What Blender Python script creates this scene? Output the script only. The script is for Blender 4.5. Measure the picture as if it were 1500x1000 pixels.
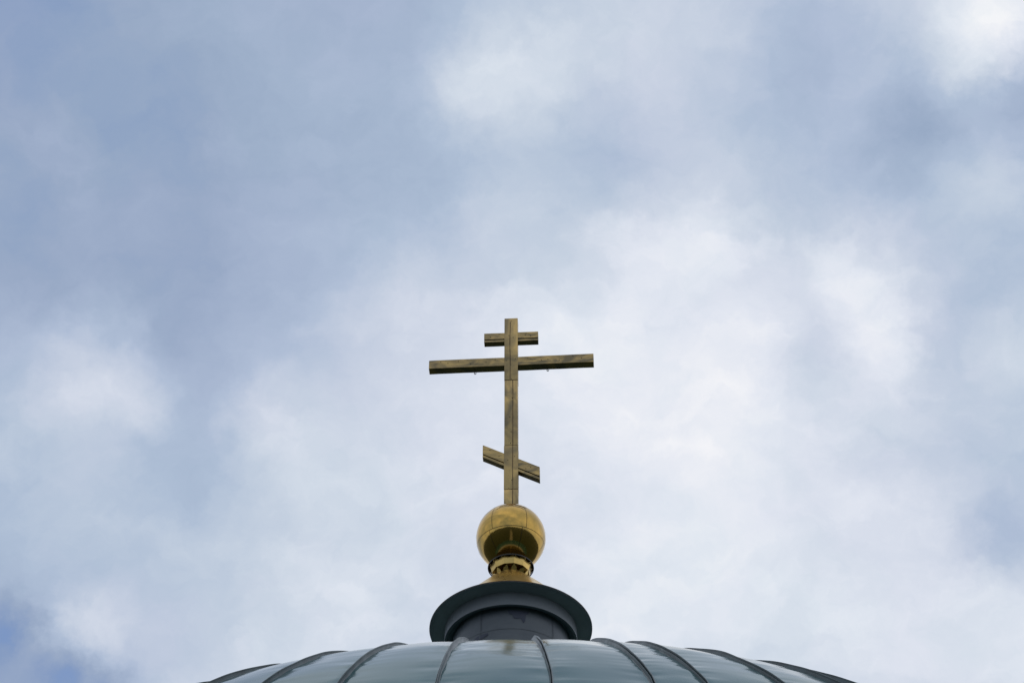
import bpy, bmesh, math, random
from mathutils import Vector, noise

for _o in list(bpy.data.objects):
    bpy.data.objects.remove(_o)
S = bpy.context.scene
C = S.collection
PI = math.pi
R = math.radians

# ------------------------------------------------------------------ camera
PITCH, DIST, EYE = 44.0, 13.78, 1.6
cam_data = bpy.data.cameras.new('camera')
cam_data.lens = 70.0
cam_data.sensor_width = 36.0
cam_data.sensor_fit = 'HORIZONTAL'
cam_data.clip_start = 0.1
cam_data.clip_end = 3000.0
cam = bpy.data.objects.new('camera', cam_data)
C.objects.link(cam)
cam.location = (0.0, -DIST, EYE)
cam.rotation_euler = (R(90 + PITCH), 0, 0)
S.camera = cam

# ------------------------------------------------------------------ light
SUN_EL, SUN_AZ = R(58), R(62)          # azimuth from north (+y) towards east (+x)
sun_data = bpy.data.lights.new('sun', 'SUN')
sun_data.energy = 0.5
sun_data.angle = R(140)
sun_data.color = (1.0, 0.96, 0.9)
sun = bpy.data.objects.new('sun', sun_data)
C.objects.link(sun)
sd = Vector((math.sin(SUN_AZ) * math.cos(SUN_EL), math.cos(SUN_AZ) * math.cos(SUN_EL), math.sin(SUN_EL)))
sun.rotation_euler = sd.to_track_quat('Z', 'Y').to_euler()

S.view_settings.view_transform = 'Standard'
S.view_settings.look = 'None'
S.view_settings.exposure = 0.0
S.view_settings.gamma = 1.0

# ------------------------------------------------------------------ sky: Nishita blue behind a broken cloud layer
# each entry: direction (x, y, z), tightness, amount by which the cloud there is brighter or darker than the mean
CLOUD_BASE = 0.74
CLOUDS = [(-0.2575,0.5639,0.7847,378,-0.125),
          (-0.2594,0.6026,0.7547,378,-0.026),
          (-0.2607,0.6403,0.7225,378,-0.021),
          (-0.2614,0.6767,0.6883,378,-0.041),
          (-0.2614,0.7115,0.6523,378,-0.019),
          (-0.2607,0.7444,0.6147,378,0.014),
          (-0.2594,0.7753,0.5759,378,-0.032),
          (-0.2575,0.8039,0.5361,378,-0.138),
          (-0.2085,0.5707,0.7942,378,-0.071),
          (-0.2101,0.6100,0.7640,378,0.019),
          (-0.2112,0.6483,0.7315,378,-0.024),
          (-0.2117,0.6852,0.6969,378,-0.041),
          (-0.2117,0.7204,0.6604,378,0.034),
          (-0.2112,0.7537,0.6224,378,0.046),
          (-0.2085,0.8137,0.5427,378,-0.041),
          (-0.1579,0.5762,0.8019,378,-0.021),
          (-0.1591,0.6160,0.7715,378,0.012),
          (-0.1599,0.6547,0.7388,378,-0.038),
          (-0.1604,0.6920,0.7039,378,-0.046),
          (-0.1604,0.7276,0.6670,378,-0.012),
          (-0.1599,0.7612,0.6285,378,-0.020),
          (-0.1591,0.7925,0.5887,378,-0.019),
          (-0.1579,0.8215,0.5479,378,0.067),
          (-0.1060,0.5803,0.8075,378,-0.053),
          (-0.1074,0.6594,0.7441,378,-0.038),
          (-0.1077,0.7328,0.6718,378,-0.027),
          (-0.1068,0.7982,0.5929,378,0.017),
          (-0.1060,0.8273,0.5517,378,0.041),
          (-0.0532,0.5827,0.8109,378,-0.048),
          (-0.0536,0.6230,0.7803,378,0.025),
          (-0.0539,0.6623,0.7473,378,-0.052),
          (-0.0541,0.7000,0.7120,378,0.071),
          (-0.0541,0.7360,0.6748,378,0.043),
          (-0.0539,0.7700,0.6358,378,0.024),
          (-0.0536,0.8016,0.5954,378,0.026),
          (0.0000,0.6632,0.7484,378,-0.076),
          (0.0000,0.7011,0.7131,378,0.037),
          (0.0000,0.8028,0.5963,378,0.020),
          (0.0000,0.8319,0.5549,378,0.014),
          (0.0532,0.5827,0.8109,378,0.044),
          (0.0536,0.6230,0.7803,378,0.038),
          (0.0541,0.7000,0.7120,378,0.046),
          (0.0541,0.7360,0.6748,378,0.026),
          (0.0539,0.7700,0.6358,378,0.014),
          (0.0536,0.8016,0.5954,378,0.032),
          (0.0532,0.8308,0.5541,378,0.034),
          (0.1060,0.5803,0.8075,378,-0.024),
          (0.1074,0.6594,0.7441,378,-0.021),
          (0.1077,0.6970,0.7089,378,0.020),
          (0.1077,0.7328,0.6718,378,0.086),
          (0.1074,0.7666,0.6330,378,0.062),
          (0.1068,0.7982,0.5929,378,0.030),
          (0.1579,0.5762,0.8019,378,-0.014),
          (0.1604,0.6920,0.7039,378,0.019),
          (0.1599,0.7612,0.6285,378,-0.020),
          (0.1591,0.7925,0.5887,378,0.040),
          (0.1579,0.8215,0.5479,378,-0.015),
          (0.2085,0.5707,0.7942,378,0.072),
          (0.2101,0.6100,0.7640,378,-0.011),
          (0.2112,0.6483,0.7315,378,-0.027),
          (0.2117,0.6852,0.6969,378,0.041),
          (0.2117,0.7204,0.6604,378,-0.037),
          (0.2112,0.7537,0.6224,378,-0.031),
          (0.2101,0.7849,0.5830,378,0.100),
          (0.2575,0.5639,0.7847,378,0.060),
          (0.2594,0.6026,0.7547,378,-0.081),
          (0.2607,0.6403,0.7225,378,-0.087),
          (0.2614,0.6767,0.6883,378,0.020),
          (0.2594,0.7753,0.5759,378,0.065),
          (-0.2378,0.7900,0.5651,9452,-0.197),
          (-0.2269,0.7978,0.5586,7359,0.074),
          (-0.2146,0.8056,0.5522,7359,-0.208),
          (-0.1986,0.8117,0.5492,9452,-0.134),
          (0.1853,0.7034,0.6863,2363,0.133),
          (0.2399,0.5822,0.7769,2363,0.165),
          (0.2327,0.6443,0.7285,2363,0.175),
          (0.2397,0.7018,0.6708,2363,0.092),
          (0.1656,0.6819,0.7125,2363,0.079),
          (0.2004,0.6289,0.7512,2363,-0.078),
          (0.0102,0.6275,0.7786,2363,0.066),
          (-0.0170,0.6248,0.7806,2363,0.081),
          (-0.1918,0.7187,0.6683,2363,0.131),
          (-0.1190,0.7465,0.6547,2363,0.080),
          (0.0971,0.6720,0.7342,2363,0.077),
          (0.2403,0.7554,0.6096,2363,-0.061),
          (-0.1613,0.6232,0.7653,2363,-0.046),
          (0.0878,0.6053,0.7911,2363,0.016),
          (0.1477,0.6063,0.7814,2363,-0.061),
          (0.0951,0.6416,0.7612,2363,0.015),
          (-0.1558,0.7152,0.6813,2363,-0.039),
          (-0.1622,0.7419,0.6506,2363,-0.051),
          (0.2111,0.6914,0.6910,2363,-0.041),
          (0.2301,0.7206,0.6541,2363,-0.025),
          (0.0443,0.6413,0.7660,2363,-0.052),
          (0.1289,0.6620,0.7383,2363,-0.035),
          (0.1574,0.7080,0.6884,4394,-0.088),
          (-0.2089,0.7969,0.5668,4394,0.151),
          (0.2111,0.7008,0.6814,4394,-0.048),
          (0.2283,0.6045,0.7632,4394,0.081),
          (0.2408,0.6027,0.7608,4394,-0.086),
          (0.2401,0.7616,0.6019,4394,-0.094)]


def lin(c):
    return tuple((v / 12.92 if v <= 0.04045 else ((v + 0.055) / 1.055) ** 2.4) for v in (q / 255 for q in c))


def build_world():
    w = bpy.data.worlds.new('World')
    S.world = w
    w.use_nodes = True
    nt = w.node_tree
    nt.nodes.clear()
    N, L = nt.nodes.new, nt.links.new

    def math_(op, a, b=None, c=None, clamp=False):
        n = N('ShaderNodeMath')
        n.operation = op
        n.use_clamp = clamp
        for i, v in enumerate((a, b, c)):
            if v is None:
                continue
            if isinstance(v, (int, float)):
                n.inputs[i].default_value = v
            else:
                L(v, n.inputs[i])
        return n.outputs[0]

    def vmath(op, a, b=None, scale=None):
        n = N('ShaderNodeVectorMath')
        n.operation = op
        for i, v in enumerate((a, b)):
            if v is None:
                continue
            if isinstance(v, tuple):
                n.inputs[i].default_value = v
            else:
                L(v, n.inputs[i])
        if scale is not None:
            n.inputs['Scale'].default_value = scale
        return n.outputs['Value'] if op == 'DOT_PRODUCT' else n.outputs['Vector']

    def noise_(vec, scale, detail, rough, out='Fac', dist=0.0):
        n = N('ShaderNodeTexNoise')
        n.inputs['Scale'].default_value = scale
        n.inputs['Detail'].default_value = detail
        n.inputs['Roughness'].default_value = rough
        n.inputs['Distortion'].default_value = dist
        L(vec, n.inputs['Vector'])
        return n.outputs[out]

    geo = N('ShaderNodeTexCoord')
    dirn = vmath('NORMALIZE', geo.outputs['Generated'])
    # wind-torn edges: the directions are stirred by two turbulences
    t1 = vmath('SUBTRACT', noise_(dirn, 14.0, 5.0, 0.58, 'Color'), (0.5, 0.5, 0.5))
    t2 = vmath('SUBTRACT', noise_(dirn, 55.0, 6.0, 0.62, 'Color'), (0.5, 0.5, 0.5))
    wd = vmath('ADD', dirn, vmath('SCALE', t1, scale=0.045))
    wd = vmath('NORMALIZE', vmath('ADD', wd, vmath('SCALE', t2, scale=0.024)))
    acc = None
    for x, y, z, k, amp in CLOUDS:
        d = vmath('DOT_PRODUCT', wd, (x, y, z))
        e = math_('EXPONENT', math_('MULTIPLY_ADD', d, k, -k))
        acc = math_('MULTIPLY_ADD', e, amp, CLOUD_BASE if acc is None else acc)
    # large masses over the whole dome of sky, wisps in everything
    big = math_('SUBTRACT', noise_(wd, 2.3, 3.0, 0.5), 0.5)
    fine = math_('SUBTRACT', noise_(wd, 22.0, 8.0, 0.62), 0.5)
    # the patch of sky the clouds above describe keeps its own masses
    front = N('ShaderNodeMapRange')
    front.inputs['From Min'].default_value = 0.90
    front.inputs['From Max'].default_value = 0.96
    front.inputs['To Min'].default_value = 0.62
    front.inputs['To Max'].default_value = 0.0
    L(vmath('DOT_PRODUCT', dirn, (0.0, math.cos(R(PITCH)), math.sin(R(PITCH)))), front.inputs['Value'])
    v = math_('MULTIPLY_ADD', big, front.outputs[0], acc)
    mp = N('ShaderNodeMapping')
    mp.inputs['Rotation'].default_value = (0, 0.6, 0.5)
    mp.inputs['Scale'].default_value = (1.0, 2.2, 1.0)
    L(wd, mp.inputs['Vector'])
    streak = math_('SUBTRACT', noise_(mp.outputs[0], 9.0, 7.0, 0.62, dist=0.5), 0.5)
    v = math_('MULTIPLY_ADD', fine, 0.13, v)
    v = math_('MULTIPLY_ADD', streak, 0.12, v)
    # bright torn wisps, strongest where the cloud is already bright
    mp2 = N('ShaderNodeMapping')
    mp2.inputs['Rotation'].default_value = (0.3, 0.9, 0.2)
    mp2.inputs['Scale'].default_value = (1.0, 1.0, 2.4)
    L(wd, mp2.inputs['Vector'])
    wisp = N('ShaderNodeMapRange')
    wisp.interpolation_type = 'SMOOTHSTEP'
    wisp.inputs['From Min'].default_value = 0.42
    wisp.inputs['From Max'].default_value = 0.76
    wisp.inputs['To Max'].default_value = 0.055
    L(noise_(mp2.outputs[0], 15.0, 7.0, 0.54, dist=0.3), wisp.inputs['Value'])
    veil = N('ShaderNodeMapRange')
    veil.inputs['From Min'].default_value = 0.60
    veil.inputs['From Max'].default_value = 0.82
    L(acc, veil.inputs['Value'])
    v = math_('ADD', math_('MULTIPLY_ADD', wisp.outputs[0], veil.outputs[0], v), -0.014)
    ramp = N('ShaderNodeValToRGB')
    ramp.color_ramp.interpolation = 'LINEAR'
    stops = [(0.40, (106, 140, 204)), (0.50, (133, 155, 192)), (0.59, (153, 170, 197)), (0.69, (175, 190, 213)),
             (0.78, (199, 209, 225)), (0.88, (224, 230, 240)), (0.96, (243, 245, 248))]
    el = ramp.color_ramp.elements
    while len(el) < len(stops):
        el.new(0.5)
    for e, (p, c) in zip(el, stops):
        e.position = p
        e.color = (*lin(c), 1)
    L(v, ramp.inputs['Fac'])
    cover = N('ShaderNodeMapRange')
    cover.interpolation_type = 'SMOOTHSTEP'
    cover.inputs['From Min'].default_value = 0.40
    cover.inputs['From Max'].default_value = 0.54
    L(v, cover.inputs['Value'])
    sky = N('ShaderNodeTexSky')
    sky.sky_type = 'NISHITA'
    sky.sun_disc = False
    sky.sun_elevation = SUN_EL
    sky.sun_rotation = SUN_AZ
    b1 = N('ShaderNodeBackground')
    b1.inputs['Strength'].default_value = 0.14
    L(sky.outputs[0], b1.inputs['Color'])
    b2 = N('ShaderNodeBackground')
    b2.inputs['Strength'].default_value = 1.0
    # thin veils are a touch rosier or greener than their neighbours
    hue = N('ShaderNodeMapRange')
    hue.inputs['From Min'].default_value = 0.40
    hue.inputs['From Max'].default_value = 0.60
    L(noise_(wd, 11.0, 4.0, 0.6), hue.inputs['Value'])
    tint = N('ShaderNodeMix')
    tint.data_type = 'RGBA'
    tint.inputs[6].default_value = (0.990, 1.003, 0.997, 1)
    tint.inputs[7].default_value = (1.008, 0.996, 1.005, 1)
    L(hue.outputs[0], tint.inputs[0])
    L(vmath('MULTIPLY', ramp.outputs['Color'], tint.outputs[2]), b2.inputs['Color'])
    mix = N('ShaderNodeMixShader')
    L(cover.outputs[0], mix.inputs[0])
    L(b1.outputs[0], mix.inputs[1])
    L(b2.outputs[0], mix.inputs[2])
    out = N('ShaderNodeOutputWorld')
    L(mix.outputs[0], out.inputs['Surface'])


build_world()

# ------------------------------------------------------------------ materials


def mat(name, col, rough=0.5, metal=0.0, var=None, var_scale=4.0, stretch=(1, 1, 1), detail=5.0, rough_var=0.0,
        bump=0.0, bump_scale=20.0, bump_stretch=(1, 1, 1), coat=0.0, dist=0.0, lo=0.35, hi=0.65, spec=0.5, coat_rough=0.1):
    m = bpy.data.materials.new(name)
    m.use_nodes = True
    nt = m.node_tree
    b = nt.nodes['Principled BSDF']
    N, L = nt.nodes.new, nt.links.new
    b.inputs['Base Color'].default_value = (*col, 1)
    b.inputs['Roughness'].default_value = rough
    b.inputs['Metallic'].default_value = metal
    b.inputs['Coat Weight'].default_value = coat
    b.inputs['Coat Roughness'].default_value = coat_rough
    b.inputs['Specular IOR Level'].default_value = spec
    tc = N('ShaderNodeTexCoord')

    def field(scale, st, det, d=0.0):
        mp = N('ShaderNodeMapping')
        mp.inputs['Scale'].default_value = st
        L(tc.outputs['Object'], mp.inputs['Vector'])
        n = N('ShaderNodeTexNoise')
        n.inputs['Scale'].default_value = scale
        n.inputs['Detail'].default_value = det
        n.inputs['Roughness'].default_value = 0.6
        n.inputs['Distortion'].default_value = d
        L(mp.outputs[0], n.inputs['Vector'])
        return n.outputs['Fac']
    if var is not None:
        f = field(var_scale, stretch, detail, dist)
        mr = N('ShaderNodeMapRange')
        mr.inputs['From Min'].default_value = lo
        mr.inputs['From Max'].default_value = hi
        L(f, mr.inputs['Value'])
        mx = N('ShaderNodeMix')
        mx.data_type = 'RGBA'
        mx.inputs[6].default_value = (*col, 1)
        mx.inputs[7].default_value = (*var, 1)
        L(mr.outputs[0], mx.inputs[0])
        L(mx.outputs[2], b.inputs['Base Color'])
        if rough_var:
            r2 = N('ShaderNodeMapRange')
            r2.inputs['From Min'].default_value = lo
            r2.inputs['From Max'].default_value = hi
            r2.inputs['To Min'].default_value = rough
            r2.inputs['To Max'].default_value = rough + rough_var
            L(f, r2.inputs['Value'])
            L(r2.outputs[0], b.inputs['Roughness'])
    if bump:
        bp = N('ShaderNodeBump')
        bp.inputs['Strength'].default_value = 1.0
        bp.inputs['Distance'].default_value = bump
        L(field(bump_scale, bump_stretch, 3.0), bp.inputs['Height'])
        L(bp.outputs[0], b.inputs['Normal'])
    return m


M_ROOF = mat('teal_painted_sheet', (0.035, 0.110, 0.120), 0.14, 0.3, var=(0.050, 0.132, 0.136), var_scale=1.6, rough_var=0.05,
             bump=0.0010, bump_scale=5, coat=0.0, spec=0.43)
M_SEAM = mat('seam_sheet', (0.048, 0.080, 0.082), 0.34, 0.0, var=(0.045, 0.060, 0.060), var_scale=9, rough_var=0.1)
M_GREY = mat('grey_painted_sheet', (0.115, 0.132, 0.142), 0.40, 0.0, var=(0.150, 0.168, 0.178), var_scale=3.5, detail=6,
             rough_var=0.1, bump=0.0015, bump_scale=6)
M_BRIM = mat('brim_bounce_grey', (0.24, 0.245, 0.25), 0.45, 0.0, var=(0.31, 0.315, 0.32), var_scale=4, rough_var=0.1, bump=0.0015, bump_scale=6)  # paler than the cornice grey: bounced light under the brim put into the colour
M_DRUM = mat('drum_sheet', (0.062, 0.076, 0.088), 0.38, 0.0, var=(0.088, 0.102, 0.112), var_scale=2.6, stretch=(1, 1, 1.6), detail=3,
             rough_var=0.08, bump=0.002, bump_scale=5, lo=0.42, hi=0.58)
M_PATCH = mat('dark_bluish_patch', (0.040, 0.048, 0.072), 0.50, 0.0, var=(0.050, 0.058, 0.080), var_scale=8, spec=0.35)
M_RUST = mat('rusty_edge', (0.10, 0.062, 0.040), 0.7, 0.0, var=(0.05, 0.04, 0.035), var_scale=14)
M_GOLD = mat('polished_gold_sheet', (0.58, 0.355, 0.088), 0.06, 1.0, var=(0.43, 0.275, 0.075), var_scale=5, rough_var=0.08,
             bump=0.0022, bump_scale=5)
M_GOLD2 = mat('bright_gold_sheet', (0.74, 0.50, 0.16), 0.24, 1.0, var=(0.58, 0.39, 0.12), var_scale=7, rough_var=0.12,
              bump=0.002, bump_scale=5)
M_AMBER = mat('tarnished_gold', (0.34, 0.22, 0.070), 0.25, 1.0, var=(0.18, 0.115, 0.035), var_scale=9, rough_var=0.1)
M_SEAMLINE = mat('dark_seam_line', (0.05, 0.038, 0.022), 0.6, 0.4)  # dark brown of the thin sheet joints on the ball
M_BRASS = mat('weathered_brass_sheet', (0.42, 0.295, 0.120), 0.25, 1.0, var=(0.165, 0.133, 0.078), var_scale=3.6, stretch=(1.2, 1, 0.9),
              detail=2.5, dist=0.7, rough_var=0.14, bump=0.006, bump_scale=5, bump_stretch=(1.6, 1, 1), lo=0.38, hi=0.62)
M_BRASS_BAR = mat('weathered_brass_bar', (0.42, 0.295, 0.120), 0.25, 1.0, var=(0.165, 0.133, 0.078), var_scale=2.6, stretch=(1, 1, 2.8),
                  detail=2.5, dist=1.5, rough_var=0.14, bump=0.006, bump_scale=5, bump_stretch=(1, 1, 2.2), lo=0.38, hi=0.62)
M_RUSTLINE = mat('rust_line', (0.15, 0.080, 0.022), 0.6, 0.3, var=(0.07, 0.040, 0.015), var_scale=20, stretch=(1, 1, 0.5))
M_STEEL = mat('steel_hook', (0.32, 0.32, 0.31), 0.4, 0.9, var=(0.2, 0.19, 0.17), var_scale=40)
M_DARK = mat('dark_metal', (0.038, 0.030, 0.020), 0.5, 0.3, var=(0.022, 0.018, 0.012), var_scale=15)
M_WALL = mat('plaster', (0.62, 0.58, 0.50), 0.9, 0.0, var=(0.55, 0.51, 0.44), var_scale=1.5, bump=0.004, bump_scale=30)
M_GROUND = mat('grass_ground', (0.020, 0.030, 0.011), 0.95, 0.0, var=(0.034, 0.042, 0.018), var_scale=0.25, detail=8, bump=0.05, bump_scale=2)
M_PATH = mat('paving', (0.20, 0.185, 0.165), 0.9, 0.0, var=(0.27, 0.25, 0.22), var_scale=1.5, detail=8)

# ------------------------------------------------------------------ helpers


def link(name, bm, m, parent=None, loc=(0, 0, 0), smooth=None):
    me = bpy.data.meshes.new(name)
    bmesh.ops.recalc_face_normals(bm, faces=bm.faces[:])
    bm.to_mesh(me)
    bm.free()
    me.materials.append(m)
    o = bpy.data.objects.new(name, me)
    C.objects.link(o)
    if parent is not None:
        o.parent = parent
    o.location = loc
    if smooth is not None:
        for p in me.polygons:
            p.use_smooth = True
        try:
            me.set_sharp_from_angle(angle=R(smooth))
        except Exception:
            pass
    return o


def thing(name, label, cat, loc=(0, 0, 0), rotz=0.0):
    o = bpy.data.objects.new(name, None)
    C.objects.link(o)
    o.empty_display_size = 0.3
    o.location = loc
    o.rotation_euler = (0, 0, rotz)
    o['label'] = label
    o['category'] = cat
    return o


def lathe(bm, prof, n=96, closed=False, a0=0.0, a1=2 * PI, rfun=None):
    """prof: (r, z) list swept round z"""
    full = abs(a1 - a0 - 2 * PI) < 1e-6
    cols = n if full else n + 1
    rings = []
    for i in range(cols):
        a = a0 + (a1 - a0) * i / n
        ring = []
        for j, (r, z) in enumerate(prof):
            rr = rfun(r, z, a, j) if rfun else r
            ring.append(bm.verts.new((rr * math.sin(a), -rr * math.cos(a), z)))
        rings.append(ring)
    m = len(prof)
    for i in range(n):
        A, B = rings[i], rings[(i + 1) % cols]
        for j in range(m if closed else m - 1):
            k = (j + 1) % m
            bm.faces.new((A[j], B[j], B[k], A[k]))


def box(bm, x0, x1, y0, y1, z0, z1, bev=0.0):
    vs = [bm.verts.new((x, y, z)) for x in (x0, x1) for y in (y0, y1) for z in (z0, z1)]
    f = [(0, 1, 3, 2), (4, 6, 7, 5), (0, 4, 5, 1), (2, 3, 7, 6), (0, 2, 6, 4), (1, 5, 7, 3)]
    fs = [bm.faces.new([vs[i] for i in q]) for q in f]
    if bev:
        es = list({e for q in fs for e in q.edges})
        bmesh.ops.bevel(bm, geom=es, offset=bev, segments=2, affect='EDGES', profile=0.6)
    return vs


def tube(bm, pts, r, n=8):
    rings = []
    for i, p in enumerate(pts):
        p = Vector(p)
        t = (Vector(pts[min(i + 1, len(pts) - 1)]) - Vector(pts[max(i - 1, 0)])).normalized()
        u = t.cross(Vector((0, 1, 0.01))).normalized()
        v = t.cross(u)
        rings.append([bm.verts.new(p + r * (math.cos(2 * PI * k / n) * u + math.sin(2 * PI * k / n) * v)) for k in range(n)])
    for A, B in zip(rings, rings[1:]):
        for k in range(n):
            bm.faces.new((A[k], A[(k + 1) % n], B[(k + 1) % n], B[k]))
    bm.faces.new(rings[0])
    bm.faces.new(rings[-1])


# ------------------------------------------------------------------ ground
bm = bmesh.new()
g = 1500
bm.faces.new([bm.verts.new(p) for p in ((-g, -g, 0), (g, -g, 0), (g, g, 0), (-g, g, 0))])
o = link('ground', bm, M_GROUND)
o['kind'] = 'structure'
bm = bmesh.new()
bm.faces.new([bm.verts.new(p) for p in ((-1.6, -70, 0.004), (1.6, -70, 0.004), (1.6, -5.2, 0.004), (-1.6, -5.2, 0.004))])
o = link('path', bm, M_PATH)
o['kind'] = 'structure'

# ------------------------------------------------------------------ the big dome roof
DX = 0.09
RC, ZC, RHO = 1.9364, 5.2521, 3.9
TH_E, TH_I = R(61), R(27)              # slope at the eaves, slope of the straight part under the lantern
R_IN = 0.44

# meridian profile from the eaves upwards: (radius, height, normal angle, arc length)
PROFILE = []
n_arc, n_str = 230, 40
for i in range(n_arc + 1):
    t = TH_E + (TH_I - TH_E) * i / n_arc
    PROFILE.append((RC + RHO * math.sin(t), ZC + RHO * math.cos(t), t, RHO * (TH_E - t)))
r1, z1, _, s1 = PROFILE[-1]
for i in range(1, n_str + 1):
    r = r1 + (R_IN - r1) * i / n_str
    d = (r1 - r)
    PROFILE.append((r, z1 + d * math.tan(TH_I), TH_I, s1 + d / math.cos(TH_I)))

SEAMS = [-23.6, -17.2, -11.5, -5.4, 1.3, 7.3, 10.6, 16.3, 22.6, 25.6]   # degrees, as they are seen
a = -23.6 - 5.8
back = []
while a > -75:
    back.append(a)
    a -= 5.6
SEAMS = sorted(SEAMS + back)
a = 25.6 + 5.6
while a < 76:
    SEAMS.append(a)
    a += 5.6
rest = []                                   # the far side, out of sight, is plain roof
CUTS = SEAMS + [SEAMS[-1] + (360 - (SEAMS[-1] - SEAMS[0])) * k / 36 for k in range(1, 36)]


def lean_of(phi, t):
    """the sheets were set out by eye: the seams gather a little towards the top"""
    k = min(1.25, max(0.0, (R(53) - t) / R(17.5)))
    d = math.degrees(phi)
    return phi + k * R((-0.12 * d - 0.5) * math.exp(-(d / 42.0) ** 2))


def panel_height(phi_l, phi_r, phi, s, r, seed):
    """sheets belly out a little between the seams and buckle beside them"""
    w = (phi_r - phi_l) * r
    u = (phi - phi_l) / (phi_r - phi_l)
    e = min(u, 1 - u) * w
    h = 0.010 * math.sin(PI * u) ** 0.7 * min(1.0, w / 0.3)
    env = math.exp(-e / 0.10)
    env0 = 1 - math.exp(-e / 0.012)
    h += 0.0085 * env * env0 * noise.noise((phi * r * 2.2 + seed, s * 7.5, seed))
    h += 0.0036 * env * env0 * noise.noise((phi * r * 4.0 + seed, s * 17.0, seed + 9))
    h += 0.010 * env0 * noise.noise((phi * r * 1.3 + seed, s * 1.9, seed + 3))
    h += 0.0030 * env0 * noise.noise((phi * r * 3.0 + seed, s * 5.0, seed + 5))
    return h


dome = thing('church_dome', 'wide rounded church dome of dull teal sheet metal with raised seams', 'dome', (DX, 0, 0))
bm = bmesh.new()
cols = []
for i in range(len(CUTS)):
    l = CUTS[i]
    r_ = CUTS[i + 1] if i + 1 < len(CUTS) else CUTS[0] + 360
    n = 18 if -34 < l < 34 else (6 if abs(l) < 76 else 2)
    for k in range(n):
        cols.append((R(l), R(r_), k / n))
rings = []
for l, r_, u in cols:
    ring = []
    fine = abs(l) < 1.35
    for (r, z, t, s) in PROFILE:
        pl, pr = lean_of(l, t), lean_of(r_, t)
        ph = pl + (pr - pl) * u
        h = panel_height(pl, pr, ph, s, r, round(l * 57.3) * 7.31) if fine else 0.0
        rr, zz = r + h * math.sin(t), z + h * math.cos(t)
        ring.append(bm.verts.new((rr * math.sin(ph), -rr * math.cos(ph), zz)))
    rings.append(ring)
m = len(PROFILE)
for i in range(len(rings)):
    A, B = rings[i], rings[(i + 1) % len(rings)]
    for j in range(m - 1):
        bm.faces.new((A[j], B[j], B[j + 1], A[j + 1]))
shell = link('roof_shell', bm, M_ROOF, dome, smooth=60)

# standing seams: an upturned double fold, narrower at the top
SECTION = [(-0.022, -0.004), (-0.0105, 0.001), (-0.0085, 0.012), (-0.0070, 0.0175), (-0.0050, 0.0175), (-0.0040, 0.010), (-0.0015, 0.003),
           (0.0010, 0.012), (0.0008, 0.0265), (0.0030, 0.0285), (0.0062, 0.0270), (0.0066, 0.0220), (0.0050, 0.0205), (0.0052, 0.006),
           (0.0085, 0.001), (0.018, -0.004)]
rng = random.Random(4)
for a in SEAMS:
    bm = bmesh.new()
    prev = None
    seed = a * 3.7
    for j in range(0, m, 2):
        r, z, t, s = PROFILE[j]
        ph = lean_of(R(a), t)
        wob = 0.003 * noise.noise((s * 1.7, seed, 0.3)) + 0.0015 * noise.noise((s * 7.0, seed, 4.3))
        hs = 1.0 + 0.16 * noise.noise((s * 4.0, seed, 7.7))
        lean = 0.10 * noise.noise((s * 2.0, seed, 2.2))
        ring = []
        for (u, h) in SECTION:
            h2 = h * hs if h > 0.01 else h
            u2 = u + wob + lean * max(h2, 0)
            rr, zz = r + h2 * math.sin(t), z + h2 * math.cos(t)
            ring.append(bm.verts.new((rr * math.sin(ph) + u2 * math.cos(ph), -rr * math.cos(ph) + u2 * math.sin(ph), zz)))
        if prev:
            for k in range(len(ring) - 1):
                bm.faces.new((prev[k], prev[k + 1], ring[k + 1], ring[k]))
        prev = ring
    link('seam', bm, M_SEAM, dome, smooth=35)

# the round wall that carries the dome
bm = bmesh.new()
re, ze = PROFILE[0][0], PROFILE[0][1]
lathe(bm, [(re - 0.12, -0.2), (re - 0.12, ze - 0.25), (re + 0.05, ze - 0.22), (re + 0.08, ze - 0.05), (re - 0.02, ze - 0.02)], 128)
link('wall', bm, M_WALL, dome, smooth=30)

# ------------------------------------------------------------------ lantern drum with its brimmed cornice
AX = -0.010
lan = thing('roof_lantern', 'round dark grey metal drum with a wide brim on top of the dome', 'lantern', (AX, 0, 10.2))
Z0 = 10.2


def zz(*p):
    return [(r, z - Z0) for r, z in p]


def dent(amp, f, seed):
    return lambda r, z, a, j: r + amp * noise.noise((math.sin(a) * f, math.cos(a) * f, z * f + seed))


bm = bmesh.new()
lathe(bm, zz((0.493, 10.2), (0.493, 10.6), (0.493, 10.9), (0.493, 11.190), (0.4955, 11.191), (0.4955, 11.183)), 128, rfun=dent(0.003, 3.0, 1))
lathe(bm, zz((0.4895, 11.17), (0.4895, 11.25), (0.4895, 11.33), (0.4895, 11.42)), 128, rfun=dent(0.003, 3.0, 2))
link('drum_wall', bm, M_DRUM, lan, smooth=40)
# upright lock seams on the drum
bm = bmesh.new()
for a in (-31, 45, 118, 190, 260):
    lathe(bm, zz((0.488, 10.2), (0.4985, 10.2), (0.4985, 11.40), (0.488, 11.40)), 2, a0=R(a), a1=R(a + 0.9))
link('drum_joint', bm, M_DRUM, lan, smooth=40)
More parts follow.
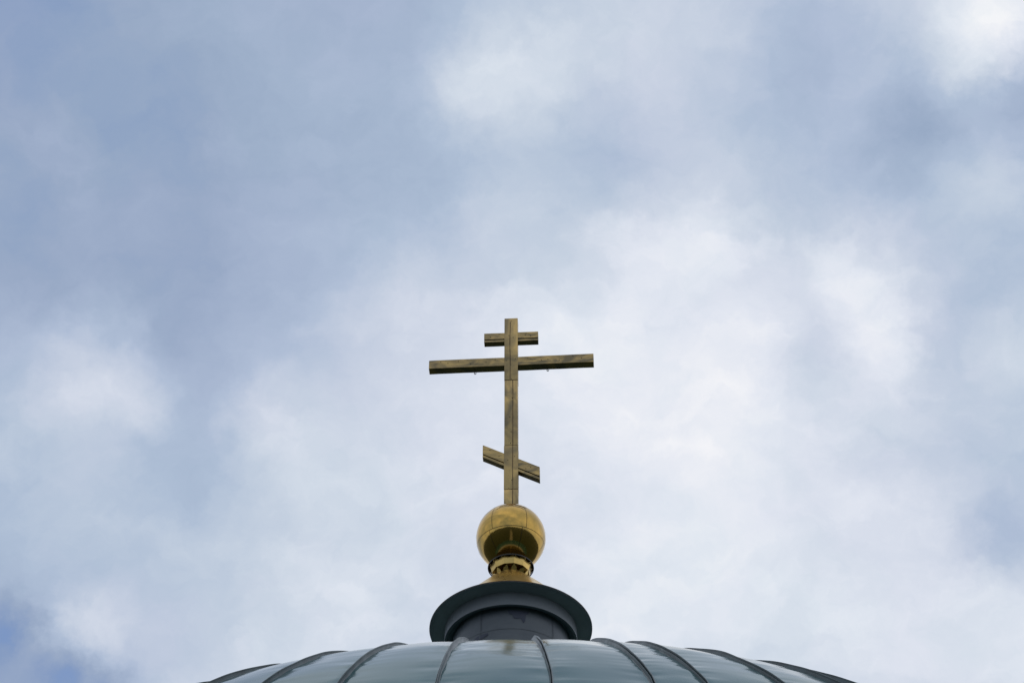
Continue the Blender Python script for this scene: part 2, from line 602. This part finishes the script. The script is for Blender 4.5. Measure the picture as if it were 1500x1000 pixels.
# irregular darker, bluish patches on the drum sheets
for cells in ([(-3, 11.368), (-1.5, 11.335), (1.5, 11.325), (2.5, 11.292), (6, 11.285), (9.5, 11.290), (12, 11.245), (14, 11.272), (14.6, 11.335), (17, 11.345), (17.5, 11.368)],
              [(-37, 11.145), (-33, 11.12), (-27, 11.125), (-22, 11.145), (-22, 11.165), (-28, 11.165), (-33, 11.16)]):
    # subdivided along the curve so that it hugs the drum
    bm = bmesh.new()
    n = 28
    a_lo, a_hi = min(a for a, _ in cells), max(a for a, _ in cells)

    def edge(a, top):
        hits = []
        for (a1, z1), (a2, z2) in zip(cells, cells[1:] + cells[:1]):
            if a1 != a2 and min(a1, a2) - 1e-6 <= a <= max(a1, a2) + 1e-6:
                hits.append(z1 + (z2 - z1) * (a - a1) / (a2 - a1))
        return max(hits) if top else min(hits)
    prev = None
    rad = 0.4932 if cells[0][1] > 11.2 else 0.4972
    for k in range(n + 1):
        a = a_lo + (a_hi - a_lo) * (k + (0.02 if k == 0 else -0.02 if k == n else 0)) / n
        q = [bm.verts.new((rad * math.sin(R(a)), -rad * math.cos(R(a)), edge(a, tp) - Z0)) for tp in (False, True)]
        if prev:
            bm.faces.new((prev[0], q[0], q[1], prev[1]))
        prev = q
    link('drum_patch', bm, M_PATCH, lan)
bm = bmesh.new()
lathe(bm, zz((0.485, 11.412), (0.500, 11.400), (0.530, 11.394), (0.536, 11.380), (0.5575, 11.380), (0.5585, 11.388), (0.5575, 11.44),
             (0.5575, 11.516)), 144, rfun=dent(0.0025, 2.6, 5))
link('cornice_band', bm, M_GREY, lan, smooth=40)
bm = bmesh.new()
lathe(bm, zz((0.556, 11.506), (0.60, 11.508), (0.645, 11.512), (0.679, 11.517), (0.6845, 11.515), (0.6865, 11.521), (0.683, 11.527),
             (0.64, 11.530), (0.57, 11.534), (0.40, 11.55)), 144, rfun=dent(0.003, 2.0, 8))
link('brim', bm, M_BRIM, lan, smooth=40)
bm = bmesh.new()
lathe(bm, zz((0.6868, 11.5175), (0.6885, 11.519), (0.6885, 11.5235), (0.6868, 11.525)), 144, rfun=dent(0.003, 2.0, 8), closed=True)
link('brim_edge', bm, M_RUST, lan, smooth=40)

# ------------------------------------------------------------------ gilded finial: cone, collars and ball
fin = thing('gilded_finial', 'polished gold ball on a flared gold cone with toothed collars', 'finial', (AX, 0, 11.53))
Z0 = 11.53
bm = bmesh.new()
prof = []
for i in range(19):
    t = (i / 18) ** 1.5
    prof.append((0.132 + 0.468 * t ** 0.93, 12.066 + (11.548 - 12.066) * t))
lathe(bm, zz(*prof), 12 * 6, rfun=lambda r, z, a, j: r * (1 - 0.018 * (1 - abs(math.cos(6 * (a + 0.13))) ** 1.0)))
# cut and bent tabs at the top of the cone
for k in range(12):
    a = 2 * PI * k / 12 + 0.20
    rr = random.Random(k)
    hw = 0.20
    lift = 0.030 + 0.018 * rr.random()
    out = 0.018 + 0.020 * rr.random()
    skew = rr.uniform(-0.14, 0.14)
    pts = []
    for (da, dr, dz) in ((-hw, -0.001, -0.012), (hw, -0.001, -0.012), (hw * 0.75, out * 0.35, lift * 0.4), (skew, out, lift), (-hw * 0.75, out * 0.35, lift * 0.4)):
        r = 0.133 + dr
        pts.append(bm.verts.new((r * math.sin(a + da), -r * math.cos(a + da), 12.066 + dz - Z0)))
    bm.faces.new(pts)
link('cone', bm, M_GOLD2, fin, smooth=25)
bm = bmesh.new()
lathe(bm, zz((0.10, 12.02), (0.10, 12.30)), 32)
link('neck_pipe', bm, M_AMBER, fin, smooth=40)
# twelve-sided collar with a scalloped upper edge
bm = bmesh.new()
n = 12
for k in range(n):
    a0, a1 = 2 * PI * k / n + 0.16, 2 * PI * (k + 1) / n + 0.16
    am = (a0 + a1) / 2
    P = []
    for (a, r, z) in ((a0, 0.164, 12.112), (a1, 0.164, 12.112), (a1, 0.177, 12.163), (a1 - 0.035, 0.187, 12.190), (am, 0.172, 12.168),
                      (a0 + 0.035, 0.187, 12.190), (a0, 0.177, 12.163)):
        P.append(bm.verts.new((r * math.sin(a), -r * math.cos(a), z - Z0)))
    bm.faces.new(P)
    Q = [bm.verts.new((r * math.sin(a), -r * math.cos(a), z - Z0)) for (a, r, z) in
         ((a0, 0.164, 12.112), (a1, 0.164, 12.112), (a1, 0.100, 12.128), (a0, 0.100, 12.128))]
    bm.faces.new(Q)
link('collar', bm, M_GOLD2, fin)
bm = bmesh.new()
lathe(bm, zz((0.195, 12.174), (0.199, 12.171), (0.201, 12.175), (0.2005, 12.183), (0.197, 12.185), (0.194, 12.181)), 72, closed=True)
link('skirt_ring', bm, M_DARK, fin, smooth=40)
bm = bmesh.new()
lathe(bm, zz((0.196, 12.187), (0.180, 12.205), (0.158, 12.225), (0.140, 12.250)), 72)
link('skirt', bm, M_AMBER, fin, smooth=40)
# the ball: six gores in three tiers of sheet
BR, BZ = 0.3058, 12.507
ball_bm = bmesh.new()
prof = []
for i in range(73):
    b = -PI / 2 + PI * i / 72
    prof.append((max(BR * math.cos(b), 0.0005), BZ + BR * math.sin(b)))


def ball_r(r, z, a, j):
    d = abs(((a + R(33)) / R(60)) % 1.0 - 0.5) * 2         # 1 at a gore seam, 0 mid-gore
    return r * (1 + 0.0050 * noise.noise((math.sin(a) * 1.6, math.cos(a) * 1.6, z * 4.5)) + 0.0030 * noise.noise((math.sin(a) * 3.5, math.cos(a) * 3.5, z * 11.0)) - 0.002 * d ** 6)


lathe(ball_bm, zz(*prof), 144, rfun=ball_r)
ball = link('ball', ball_bm, M_GOLD, fin, smooth=80)
bm = bmesh.new()


def band(bm, b, wd=0.0013, a0=0.0, a1=2 * PI, n=144):
    db = wd / BR
    lathe(bm, zz(*[((BR + 0.0036) * math.cos(b + q), BZ + (BR + 0.0036) * math.sin(b + q)) for q in (-db, db)]), n, a0=a0, a1=a1)


B_UP, B_LO = math.asin(0.58), math.asin(-0.29)
band(bm, B_UP)
band(bm, B_LO)


def upright(bm, a, b0, b1, wd=0.0012, n=24):
    prev = None
    for i in range(n + 1):
        b = b0 + (b1 - b0) * i / n
        r = (BR + 0.0036) * math.cos(b)
        q = []
        for s in (-1, 1):
            x, y = r * math.sin(a), -r * math.cos(a)
            q.append(bm.verts.new((x + s * wd * math.cos(a), y + s * wd * math.sin(a), BZ + (BR + 0.0036) * math.sin(b) - Z0)))
        if prev:
            bm.faces.new((prev[0], prev[1], q[1], q[0]))
        prev = q


for k in range(6):
    upright(bm, R(-33 + 60 * k), B_LO, B_UP)
    upright(bm, R(20 + 60 * k), R(-52), B_LO)
link('sheet_joint', bm, M_SEAMLINE, ball, smooth=60)

# ------------------------------------------------------------------ the cross
ZB = 12.78
cross = thing('orthodox_cross', 'weathered brass three-barred cross with a slanting foot bar above the gold ball', 'cross',
              (-0.005, 0, ZB), -R(3.6))
W, DF, DB = 0.064, -0.060, 0.040       # half width of the post, front and back


def zc(z):
    return z - ZB


def rivet(bm, x, y, z, r=0.0042):
    c = [bm.verts.new((x + r * math.cos(k * PI / 4), y, z + r * math.sin(k * PI / 4))) for k in range(8)]
    t = [bm.verts.new((x + 0.5 * r * math.cos(k * PI / 4), y - 0.0035, z + 0.5 * r * math.sin(k * PI / 4))) for k in range(8)]
    for k in range(8):
        bm.faces.new((c[k], c[(k + 1) % 8], t[(k + 1) % 8], t[k]))
    bm.faces.new(t)


bm = bmesh.new()
rng = random.Random(2)
JT = [ZB - 0.02, 13.017, 13.534, 14.349, 15.162]
for i, (za, zb) in enumerate(zip(JT, JT[1:])):
    e = (0.0, 0.0012, -0.0012, 0.0006)[i]
    box(bm, -W - e, W + e, DF - e, DB + e, zc(za) + 0.0009, zc(zb) - 0.0009, 0.004)
box(bm, -W + 0.005, W - 0.005, DF + 0.005, DB - 0.005, zc(JT[0]), zc(JT[-1]) - 0.01)
link('post', bm, M_BRASS, cross, smooth=30)
post = cross.children[0]
# lapped joint down the face of the post, wandering a little
bm = bmesh.new()
for (za, zb, xo) in ((12.79, 13.012, 0.015), (13.022, 13.530, 0.015), (13.538, 14.344, 0.016), (14.354, 15.11, -0.009)):
    prev = None
    n = 14
    for k in range(n + 1):
        z = za + (zb - za) * k / n
        x = xo + 0.004 * noise.noise((z * 3.0, 1.0, 0.0))
        w = 0.0034 + 0.0020 * noise.noise((z * 11.0, 2.0, 0.0))
        q = [bm.verts.new((x + s * w, DF - 0.0030, zc(z))) for s in (-1, 1)]
        if prev:
            bm.faces.new((prev[0], prev[1], q[1], q[0]))
        prev = q
for z in (13.017, 13.534, 14.349):
    box(bm, -W + 0.004, W - 0.004, DF - 0.0014, DF + 0.004, zc(z) - 0.0014, zc(z) + 0.0014)
link('sheet_joint', bm, M_RUSTLINE, post)
for z, x in ((15.12, 0.0), (14.93, -0.02), (14.90, 0.02), (14.62, 0.04), (14.60, -0.045), (14.36, 0.004), (14.12, 0.01),
             (13.88, -0.01), (13.70, 0.0), (13.56, -0.004), (13.40, 0.03), (13.36, -0.03), (13.12, 0.006), (13.03, -0.02)):
    bm = bmesh.new()
    rivet(bm, x, DF - 0.001, zc(z))
    link('rivet', bm, M_DARK, post)


def crossbar(name, half, zmid, h, depth, slope, crease, mat_):
    """a box-section bar, its ends cut plumb; crease = share of the height at which the lower folded strip begins"""
    bm = bmesh.new()
    y0, y1 = DF + 0.003, DF + 0.003 + depth
    z0, z1 = -h / 2, h / 2

    def piece(a, b, ya):
        vs = box(bm, -half, half, ya, y1, a, b, 0.0)
        for v in vs:
            v.co.z += -slope * v.co.x
    if crease:
        zc_ = z0 + crease * h
        piece(zc_ + 0.0035, z1, y0)
        piece(z0, zc_ - 0.0035, y0 + 0.002)
        vs = box(bm, -half + 0.003, half - 0.003, y0 + 0.014, y1 - 0.004, z0 + 0.004, z1 - 0.004)
        for v in vs:
            v.co.z += -slope * v.co.x
    else:
        piece(z0, z1, y0)
    es = [e for e in bm.edges if e.calc_length() > 0.01]
    bmesh.ops.bevel(bm, geom=es, offset=0.0025, segments=1, affect='EDGES')
    bmesh.ops.subdivide_edges(bm, edges=[e for e in bm.edges if e.calc_length() > 0.2], cuts=14)
    for v in bm.verts:                                      # hand-folded sheet is never quite straight
        v.co.z += 0.0022 * noise.noise((v.co.x * 5.0, zmid, 0.0))
        v.co.y += 0.0022 * noise.noise((v.co.x * 6.0, zmid * 3, v.co.z * 9.0))
    o = link(name, bm, mat_, cross, (0, 0, zc(zmid)), smooth=30)
    rr = random.Random(int(half * 1000))
    n = max(2, int(half / 0.13))
    for s in (-1, 1):
        for k in range(n):
            x = s * (W + 0.03 + (half - W - 0.06) * (k + rr.uniform(0.2, 0.8)) / n)
            zr = rr.uniform(-0.2, 0.35) * h
            rb = bmesh.new()
            rivet(rb, x, y0 - 0.0022, zr - slope * x, 0.0036)
            link('rivet', rb, M_DARK, o)
    return o


crossbar('top_bar', 0.260, 14.914, 0.118, 0.066, 0.0, 0.27, M_BRASS_BAR)
mb = crossbar('main_bar', 0.783, 14.593, 0.108, 0.082, 0.0, 0.0, M_BRASS_BAR)
crossbar('foot_bar', 0.259, 13.336, 0.150, 0.060, 0.560, 0.24, M_BRASS_BAR)
for x in (-0.345, 0.345):
    bm = bmesh.new()
    pts = [(0, 0, 0.012), (0, 0, -0.020)]
    for k in range(9):
        a = PI / 2 + 2 * PI * 0.82 * k / 8
        pts.append((0.009 * math.cos(a), 0, -0.031 + 0.011 * math.sin(a)))
    tube(bm, pts, 0.0036, 8)
    link('hook', bm, M_STEEL, mb, (x, 0.0, -0.054), smooth=60)
